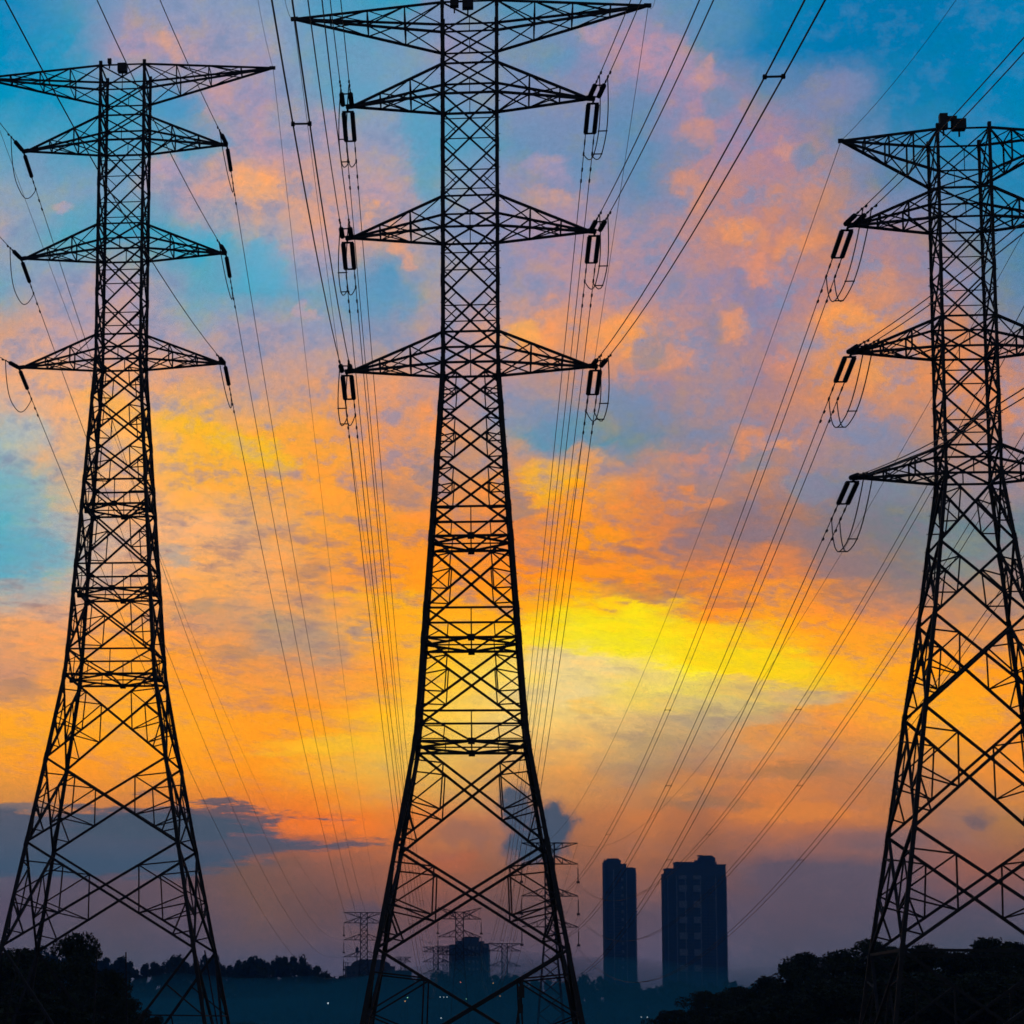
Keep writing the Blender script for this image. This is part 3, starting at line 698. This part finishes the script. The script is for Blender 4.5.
# ------------------------------------------------------------------ tower blocks
def block_at(px0, px1, ytop, Yd, ybase=None):
    a = W(px0, ytop, Yd); b = W(px1, ytop, Yd)
    return a, b
def tall_block(name, label, Yd, pieces, bays, extra, depth=26, cat='tower block', floor=3.05, wall=WALL2):
    """pieces: (px left, px right, y top) volumes side by side"""
    x0 = W(pieces[0][0], 900, Yd).x; gz = ground_z(x0, Yd)
    t = empty(name, (x0, Yd, gz)); tag(t, label, cat, 'distant high-rise blocks')
    def lx(px): return W(px, 930, Yd).x-x0
    def lz(y, px=650): return W(px, y, Yd).z-gz
    for k, (a, b, y) in enumerate(pieces):
        m = MB(); X0, X1, Z = lx(a), lx(b), lz(y); off_ = .4*(k % 2)
        m.prism([(X0, off_), (X1, off_), (X1, depth-off_), (X0, depth-off_)], 0, Z)
        m.prism([(X0-.35, off_-.35), (X1+.35, off_-.35), (X1+.35, depth), (X0-.35, depth)], Z+.01, Z+1.0)
        m.build('wall', wall, t)
    X0, X1 = lx(pieces[0][0]), lx(pieces[-1][1]); Zt = min(lz(p[2]) for p in pieces)
    # floor slabs with balconies
    me = None; z = 6.0; n = 0
    m = MB()
    for sx, xe in ((-1, X0), (1, X1)):
        m.box((xe+sx*.55, depth*.3, 0), 1.1, depth*.5, .35); m.box((xe+sx*1.05, depth*.3, .6), .1, depth*.5, .9)
    wds = [(p[0], p[1]) for p in pieces]
    for a, b in wds:
        w = lx(b)-lx(a); m.box(((lx(a)+lx(b))/2, -.35, 0), w*.78, .8, .3)
    me = m.mesh('balcony_slab'); me.materials.append(PALE if False else wall)
    while z < Zt-3 and n < 98:
        o = bpy.data.objects.new('balcony_slab', me); COL.objects.link(o); o.parent = t; o.location = (0, 0, z); z += floor; n += 1
    # one ribbon window per floor
    a, b = max(wds, key=lambda q: q[1]-q[0]); m = MB(); m.box(((lx(a)+lx(b))/2, -.06, 0), (lx(b)-lx(a))*.9, .2, 1.4); mw = m.mesh('window'); mw.materials.append(GLASS)
    z = 7.4
    while z < Zt-3:
        o = bpy.data.objects.new('window', mw); COL.objects.link(o); o.parent = t; o.location = (0, 0, z); z += floor
    for a, b in wds:                                                   # vertical piers dividing the facade
        A, B = lx(a), lx(b); k = max(1, int((B-A)/7))
        for i in range(k+1):
            m = MB(); m.box((A+(B-A)*(.03+.94*i/k), -.75, Zt/2), .9, 1.5, Zt-2); m.build('pier', PALE if i % 2 else wall, t)
    for px, py, w, h in bays:
        m = MB(); X_, Z_ = lx(px), lz(py); w_, h_ = w*Yd/FPX, h*Yd/FPX
        m.box((X_, -1.45, Z_), w_, .5, h_); m.build('sky_terrace', PALE, t)
    for kind, args in extra:
        m = MB()
        if kind == 'dome':
            a, b, y0, y1 = args; X0_, X1_, Z0, Z1 = lx(a), lx(b), lz(y0), lz(y1); cxx = (X0_+X1_)/2; rr = (X1_-X0_)/2
            for i in range(6):
                q0, q1 = i/6, (i+1)/6; r0 = rr*math.sqrt(1-q0*q0*.55); nsd = 20
                m.prism([(cxx+r0*math.cos(2*math.pi*j/nsd), depth*.4+r0*.8*math.sin(2*math.pi*j/nsd)) for j in range(nsd)], Z0+(Z1-Z0)*q0, Z0+(Z1-Z0)*q1)
            m.build('roof', ROOFM, t)
        if kind == 'cap':
            a, b, y0, y1 = args; m.prism([(lx(a), depth*.15), (lx(b), depth*.15), (lx(b), depth*.7), (lx(a), depth*.7)], lz(y0), lz(y1)); m.build('plant_room', ROOFM, t)
        if kind == 'mast':
            a, y0, y1 = args; m.bar((lx(a), depth*.3, lz(y0)), (lx(a), depth*.3, lz(y1)), .5); m.build('roof_mast', STEEL, t)
    return t
bays = []
for i, y in enumerate((877, 888, 904, 919.5, 935.5, 952, 968)):
    bays += [(683.2, y, 8, 6.5 if i else 4), (697.5, y, 7.5, 6.5 if i else 4)]
tall_block('tower_block', 'wide dark high-rise block with a small curved rooftop structure, right of the slim block', 2300,
    [(664.6, 668, 874.5), (667, 677.3, 869), (677, 717.5, 862.5), (717.3, 726.8, 864.5)], bays,
    [('cap', (697, 703, 863, 859.5)), ('cap', (700.5, 717, 862, 856.5)), ('dome', (701, 716.5, 857.5, 854.6)), ('cap', (700.2, 704, 855.5, 854.3))], depth=14)
tall_block('tower_block', 'slim dark high-rise block standing left of the wide one', 2350,
    [(605.3, 607, 863.5), (606.5, 621.6, 861.5), (621.4, 627, 865), (624, 636.4, 869)], [(622.5, y, 2.2, 3) for y in range(880, 975, 8)],
    [('dome', (607, 622, 862, 858.6)), ('cap', (628, 634, 869, 867.4)), ('mast', (606, 863, 859))], depth=14)
tall_block('apartment_building', 'wide blocky building in the haze between the legs of the central pylon', 1700,
    [(452, 459, 948), (458.5, 466, 944), (465.5, 479, 941), (478.5, 484, 944.5), (483.5, 489, 946.5)], [(469+4*k, 950+7*j, 2, 3) for k in range(3) for j in range(4)],
    [('cap', (466, 477, 941, 939)), ('mast', (472, 939, 936))], depth=22, cat='building')
# low domed building
Yd = 1250
x0 = W(343, 985, Yd).x; gz = ground_z(x0, Yd)
lb = empty('low_building', (x0, Yd, gz)); tag(lb, 'low broad building with railings, dome and a short mast left of the central pylon legs', 'building')
lx = lambda px: W(px, 965, Yd).x-x0
lz = lambda y: W(370, y, Yd).z-gz
m = MB(); m.prism([(lx(347), 0), (lx(395), 0), (lx(395), 18), (lx(347), 18)], 0, lz(966)); m.build('wall', WALL2, lb)
m = MB(); m.prism([(lx(395.2), 2), (lx(412), 2), (lx(412), 18), (lx(395.2), 18)], 0, lz(970)); m.build('annexe', WALL2, lb)
m = MB()
for i in range(7):
    q0, q1 = i/7, (i+1)/7; f0 = math.sqrt(1-q0*q0*.9)
    xm, rr = (lx(352)+lx(392))/2, (lx(392)-lx(352))/2*f0
    m.prism([(xm+rr*math.cos(2*math.pi*j/18), 9+8*f0*math.sin(2*math.pi*j/18)) for j in range(18)], lz(966)+.02+3.6*q0, lz(966)+.02+3.6*q1)
m.build('roof', ROOFM, lb)
m = MB()
for px in (343.5, 345.5, 348): m.bar((lx(px), 1, 0), (lx(px), 1, lz(962)), .3)
for y in (963, 967, 971): m.bar((lx(343), 1, lz(y)), (lx(349), 1, lz(y)), .25)
m.build('railing', STEEL, lb)
m = MB(); m.bar((lx(357.5), 4, lz(962)), (lx(357.5), 4, lz(946)), .45); m.box((lx(357.5), 4, lz(950)), 1.6, 1.2, 2.4); m.build('roof_mast', STEEL, lb)
for i in range(9):
    m = MB(); m.box((lx(349+i*5), -.1, lz(973)), 1.5, .3, 1.3); m.build('window', GLASS, lb)

# ------------------------------------------------------------------ trees
def tree_proto(name, H, Rr, nclump, nleaf, lsize, seed, leafm, airy=1.0, trunk_r=.25, squash=.8, bare=.28):
    rnd = random.Random(seed)
    t = empty(name, (0, 0, 0))
    tr = MB(); lf = MB(); clumps = []
    top = Vector((rnd.uniform(-.4, .4), rnd.uniform(-.4, .4), H*.62))
    pts = [L3(Vector((0, 0, -.4)), top, q)+Vector((rnd.uniform(-.12, .12), rnd.uniform(-.12, .12), 0))*(q*3) for q in (0, .2, .4, .6, .8, 1)]
    tr.tube(pts, .1, 7, [trunk_r*(1.15-q) for q in (0, .2, .4, .6, .8, 1)])
    for k in range(nclump):
        h = rnd.uniform(bare, 1.0); a = rnd.uniform(0, 6.283)
        prof = math.sin(math.pi*min(1, (h-bare+.12)/(1.12-bare)))**.6
        rad = Rr*prof*rnd.uniform(.2, 1.0)
        c = Vector((rad*math.cos(a), rad*math.sin(a), H*(h*.93)))
        s = Rr*rnd.uniform(.16, .36)*airy
        clumps.append((c, s))
        i = min(5, int(h*4.4)+1); tr.tube([pts[i], L3(pts[i], c, .55)+Vector((0, 0, -.15)), c], .05, 4, [trunk_r*.35, trunk_r*.2, trunk_r*.07])
    per = nleaf//nclump
    for c, s in clumps:
        for _ in range(per):
            while True:
                p = Vector((rnd.uniform(-1, 1), rnd.uniform(-1, 1), rnd.uniform(-1, 1)))
                if p.length < 1: break
            p = c+Vector((p.x*s, p.y*s, p.z*s*squash))*1.25
            u = Vector((rnd.gauss(0, 1), rnd.gauss(0, 1), rnd.gauss(0, .8))).normalized(); v = u.orthogonal().normalized()
            v = (Matrix.Rotation(rnd.uniform(0, 6.28), 3, u) @ v); q = lsize*rnd.uniform(.5, 1.25)
            w = u.cross(v); i = len(lf.v)
            lf.v += [p-v*q, p+w*q*.45, p+v*q, p-w*q*.45]; lf.f.append((i, i+1, i+2, i+3))
    tr.build('trunk', BARK, t); lf.build('crown', leafm, t)
    return t
def put(src, first, loc, sc, rz, label, group, cat='tree'):
    o = src if first else copy_tree(src)
    o.location = loc; o.scale = sc; o.rotation_euler = (0, 0, rz); tag(o, label, cat, group); return o
NEARP = [tree_proto('broadleaf_tree', 10, 4.4, 58, 16000, .17, 11, LEAF, .62), tree_proto('broadleaf_tree', 10, 4.8, 52, 14000, .18, 23, LEAF, .56),
         tree_proto('broadleaf_tree', 10, 4.0, 40, 9500, .16, 37, LEAF, .56)]
nfirst = [True]*3
def near_tree(px, ytop, Yd, k, label, wx=1.0):
    p = W(px, ytop, Yd); gz = ground_z(p.x, Yd); H = p.z-gz; s = H/10
    put(NEARP[k], nfirst[k], (p.x, Yd, gz), (s*wx, s*wx, s), random.uniform(0, 6), label, 'dark foreground trees'); nfirst[k] = False
NT = [ # px, ytop, distance, kind, label, width
 (80, 929, 185, 2, 'dark loose-crowned tree poking up highest inside the left pylon legs', .95),
 (22, 947, 190, 0, 'dark dense tree at the left picture edge', 1.25), (-20, 946, 180, 1, 'dark tree cut off by the left picture edge behind the pylon foot', 1.2),
 (50, 958, 172, 1, 'rounded dark tree low in front of the left clump', 1.2), (108, 968, 178, 0, 'dark tree whose right side falls away towards the misty valley', .85),
 (130, 996, 170, 1, 'low dark tree at the right end of the left clump', .9), (95, 992, 160, 2, 'bush-like dark tree under the left clump', 1.4),
 (30, 990, 155, 1, 'bush-like dark tree at the bottom left corner', 1.9), (150, 1016, 165, 2, 'lowest dark shrub at the foot of the left pylon', .9),
 (672, 1008, 230, 1, 'lowest dark tree below the wide high-rise block', 1.4), (704, 990, 240, 0, 'rounded dark tree directly below the wide high-rise block', 1.2),
 (738, 984, 225, 1, 'dark tree right of the wide high-rise block base', 1.15), (766, 975, 215, 0, 'dark tree halfway between the high-rise block and the right-hand pylon', 1.15),
 (806, 951, 200, 0, 'tall dark tree at the left end of the right tree belt', 1.1), (836, 947, 195, 2, 'open-topped dark tree left of the right-hand pylon', 1.2),
 (869, 938, 190, 0, 'highest dark tree against the left leg of the right-hand pylon', 1.1), (892, 943, 192, 1, 'dark tree between the left legs of the right-hand pylon', 1.0),
 (917, 940, 188, 2, 'dark tree with a pointed crown inside the right-hand pylon', 1.0), (952, 947, 190, 1, 'dark tree in the middle of the right-hand pylon base', 1.2),
 (985, 936, 186, 0, 'rounded dark tree right inside the right-hand pylon base', 1.05), (1020, 937, 190, 1, 'dark tree cut off by the right picture edge', 1.1),
 (790, 992, 175, 1, 'broad low dark tree in front of the right belt, leftmost', 2.0), (850, 975, 170, 0, 'broad dark tree in front of the right-hand pylon left foot', 1.8),
 (920, 968, 172, 1, 'broad dark tree before the middle of the right-hand pylon', 1.9), (985, 970, 168, 0, 'broad dark tree in the bottom right corner', 1.9), (735, 1003, 180, 2, 'low dark bushy tree at the left tail of the right belt', 2.0),
 (1045, 965, 175, 1, 'broad dark tree beyond the bottom right corner', 1.8)]
for a in NT: near_tree(*a)
# belts of undergrowth below the near trees
def thicket(name, label, x0_, x1_, ya, yb, seed, n, hmax, size, m, cat='undergrowth'):
    rnd = random.Random(seed); lf = MB()
    for _ in range(n):
        y = rnd.uniform(ya, yb); x = rnd.uniform(x0_, x1_); z = ground_z(x, y)+hmax*rnd.random()**1.3*(.6+.4*math.sin(x*.37+seed)*math.sin(x*.11))
        p = Vector((x, y, z)); u = Vector((rnd.gauss(0, 1), rnd.gauss(0, 1), rnd.gauss(0, .8))).normalized(); v = u.orthogonal().normalized(); q = size*rnd.uniform(.5, 1.3); w = u.cross(v)
        i = len(lf.v); lf.v += [p-v*q, p+w*q*.6, p+v*q, p-w*q*.6]; lf.f.append((i, i+1, i+2, i+3))
    o = lf.build(name, m); tag(o, label, cat, None, 'stuff'); return o
thicket('undergrowth', 'black undergrowth beneath the trees at lower left', -35, -2, 150, 200, 3, 14000, 4.5, .45, LEAF)
thicket('undergrowth', 'black undergrowth beneath the tree belt at lower right', 42, 90, 165, 188, 5, 22000, 5.0, .4, LEAF)

FARP = [tree_proto('distant_tree', 14, 4.6, 22, 2200, .75, 41, LEAF2, 1.25, .35, .85, .12), tree_proto('distant_tree', 14, 5.4, 20, 2200, .75, 42, LEAF2, 1.15, .35, .85, .12),
        tree_proto('distant_tree', 14, 3.6, 18, 1900, .7, 43, LEAF2, 1.3, .35, .85, .12), tree_proto('distant_tree', 14, 6.2, 24, 2400, .8, 44, LEAF2, 1.05, .35, .75, .12)]
ff = [True]*4; rnd = random.Random(5)
px = -60
while px < 1090:
    Yd = rnd.uniform(900, 985); k = rnd.randrange(4)
    yt = treeline(px)+rnd.uniform(-7, 4)-3*max(0, math.sin(px*.045))
    p = W(px, yt, Yd); gz = ground_z(p.x, Yd); H = max(6, p.z-gz)
    s = H/14; ww = rnd.uniform(.55, .95)*max(s, .75)
    put(FARP[k], ff[k], (p.x, Yd, gz-.5), (ww, ww, s), rnd.uniform(0, 6), 'hazy dark tree on the far wooded ridge across the valley', 'trees along the far ridge'); ff[k] = False
    px += rnd.uniform(5, 10)
thicket('woodland', 'dark misty woodland covering the far ridge and valley side', -260, 420, 780, 1010, 9, 42000, 7.0, 1.3, LEAF2, 'woodland')
thicket('scrub', 'dark scrub on the valley floor beyond the pylons', -120, 260, 260, 700, 10, 30000, 2.2, .9, LEAF2, 'scrub')

# ------------------------------------------------------------------ street lamps twinkling in the valley
LC = {'white': (.75, .95, 1.0), 'orange': (1.0, .5, .15), 'green': (.35, 1.0, .55), 'red': (1, .25, .15)}
LM = {k: emat('lamp_'+k, c_, 1.6) for k, c_ in LC.items()}
for px, py, cn, r_, lab in ((328, 1003, 'white', .26, 'bright white street lamp alone in the mist left of the central pylon'), (405, 1001, 'orange', .18, 'orange street lamp inside the left leg of the central pylon'), (407.5, 997.5, 'green', .16, 'greenish street lamp beside the orange one'),
     (440, 997, 'white', .13, 'leftmost of the row of three dim white lamps'), (443.5, 997, 'white', .13, 'middle of the row of three dim white lamps'), (447, 997, 'white', .12, 'rightmost of the row of three dim white lamps'),
     (460.5, 982, 'red', .16, 'red lamp at the foot of the wide distant building'), (466, 999, 'green', .12, 'faint green lamp right of the row of three'),
     (441, 1018, 'white', .18, 'pale lamp lowest between the legs of the central pylon'), (382, 1022, 'white', .13, 'pale lamp low against the left leg of the central pylon'),
     (493, 983, 'orange', .13, 'faint orange lamp right of the wide distant building'), (500, 996, 'orange', .12, 'dim orange lamp low between the legs of the central pylon'),
     (641, 1017, 'white', .16, 'left of the pair of pale lamps below the tower blocks'), (647, 1017, 'white', .16, 'right of the pair of pale lamps below the tower blocks')):
    r_ *= .8; p = W(px, py, 640); gz = ground_z(p.x, p.y); h = max(1.0, p.z-gz)
    t = empty('street_lamp', (p.x, p.y, gz)); tag(t, lab, 'street lamp', 'lamps in the valley')
    m = MB(); m.tube([(0, 0, 0), (0, 0, h*.95), (0, -.3, h+.12)], .05, 6); m.build('pole', STEEL, t)
    m = MB(); m.tube([(0, -.3, h+.1), (0, -.3, h), (0, -.3, h-r_*1.2)], r_, 8, [r_*.6, r_, r_*.7]); m.build('lamp', LM[cn], t)

# ------------------------------------------------------------------ air
def vol(name, label, x0_, x1_, y0_, y1_, z0_, z1_, col, dens, an=0.0):
    m = bpy.data.materials.new(name); m.use_nodes = True; t = m.node_tree
    for n in list(t.nodes): t.nodes.remove(n)
    v = t.nodes.new('ShaderNodeVolumePrincipled'); o_ = t.nodes.new('ShaderNodeOutputMaterial'); t.links.new(v.outputs[0], o_.inputs['Volume'])
    v.inputs['Color'].default_value = col+(1,); v.inputs['Density'].default_value = dens; v.inputs['Anisotropy'].default_value = an
    b = MB(); b.prism([(x0_, y0_), (x1_, y0_), (x1_, y1_), (x0_, y1_)], z0_, z1_); o = b.build(name, m)
    o['kind'] = 'stuff'; o['label'] = label; o['category'] = 'haze'
    return o
vol('haze', 'thin blue dusk haze filling the air over the whole valley', -1500, 2200, -120, 2700, -3.5, 190, (.05, .36, 1.0), HAZE)
mo = vol('mist', 'bank of bluish mist lying low in the valley before the far ridge', 0, 1, 0, 1, 0, 1, (.05, .62, 1.0), .0040)
mb = MB(); NX_, NY_ = 60, 26; X0_, X1_, Y0_, Y1_ = -520.0, 760.0, 330.0, 935.0
for top_ in (1, 0):
    for j in range(NY_+1):
        for i in range(NX_+1):
            x = X0_+(X1_-X0_)*i/NX_; y = Y0_+(Y1_-Y0_)*j/NY_
            e_ = max(0.0, math.sin(math.pi*j/NY_))**.9*min(1, max(0.0, 3*math.sin(math.pi*i/NX_)))
            h = 23*e_*(.72+.20*math.sin(x*.021+y*.009)+.10*math.sin(x*.047-y*.017+1.7)+.06*math.sin(x*.11+y*.03))
            mb.v.append(Vector((x, y, -1.5+(max(h, 0) if top_ else -.02*e_))))
K_ = (NX_+1)*(NY_+1)
for j in range(NY_):
    for i in range(NX_):
        a = j*(NX_+1)+i; b = a+1; c_ = b+NX_+1; d = a+NX_+1
        mb.f += [(a, b, c_, d), (K_+d, K_+c_, K_+b, K_+a)]
mm = mb.mesh('mist'); mm.materials.append(mo.data.materials[0]); mo.data = mm
_bm = bmesh.new(); _bm.from_mesh(mm); bmesh.ops.remove_doubles(_bm, verts=_bm.verts, dist=.0005); bmesh.ops.holes_fill(_bm, edges=_bm.edges)
bmesh.ops.recalc_face_normals(_bm, faces=_bm.faces); _bm.to_mesh(mm); _bm.free()
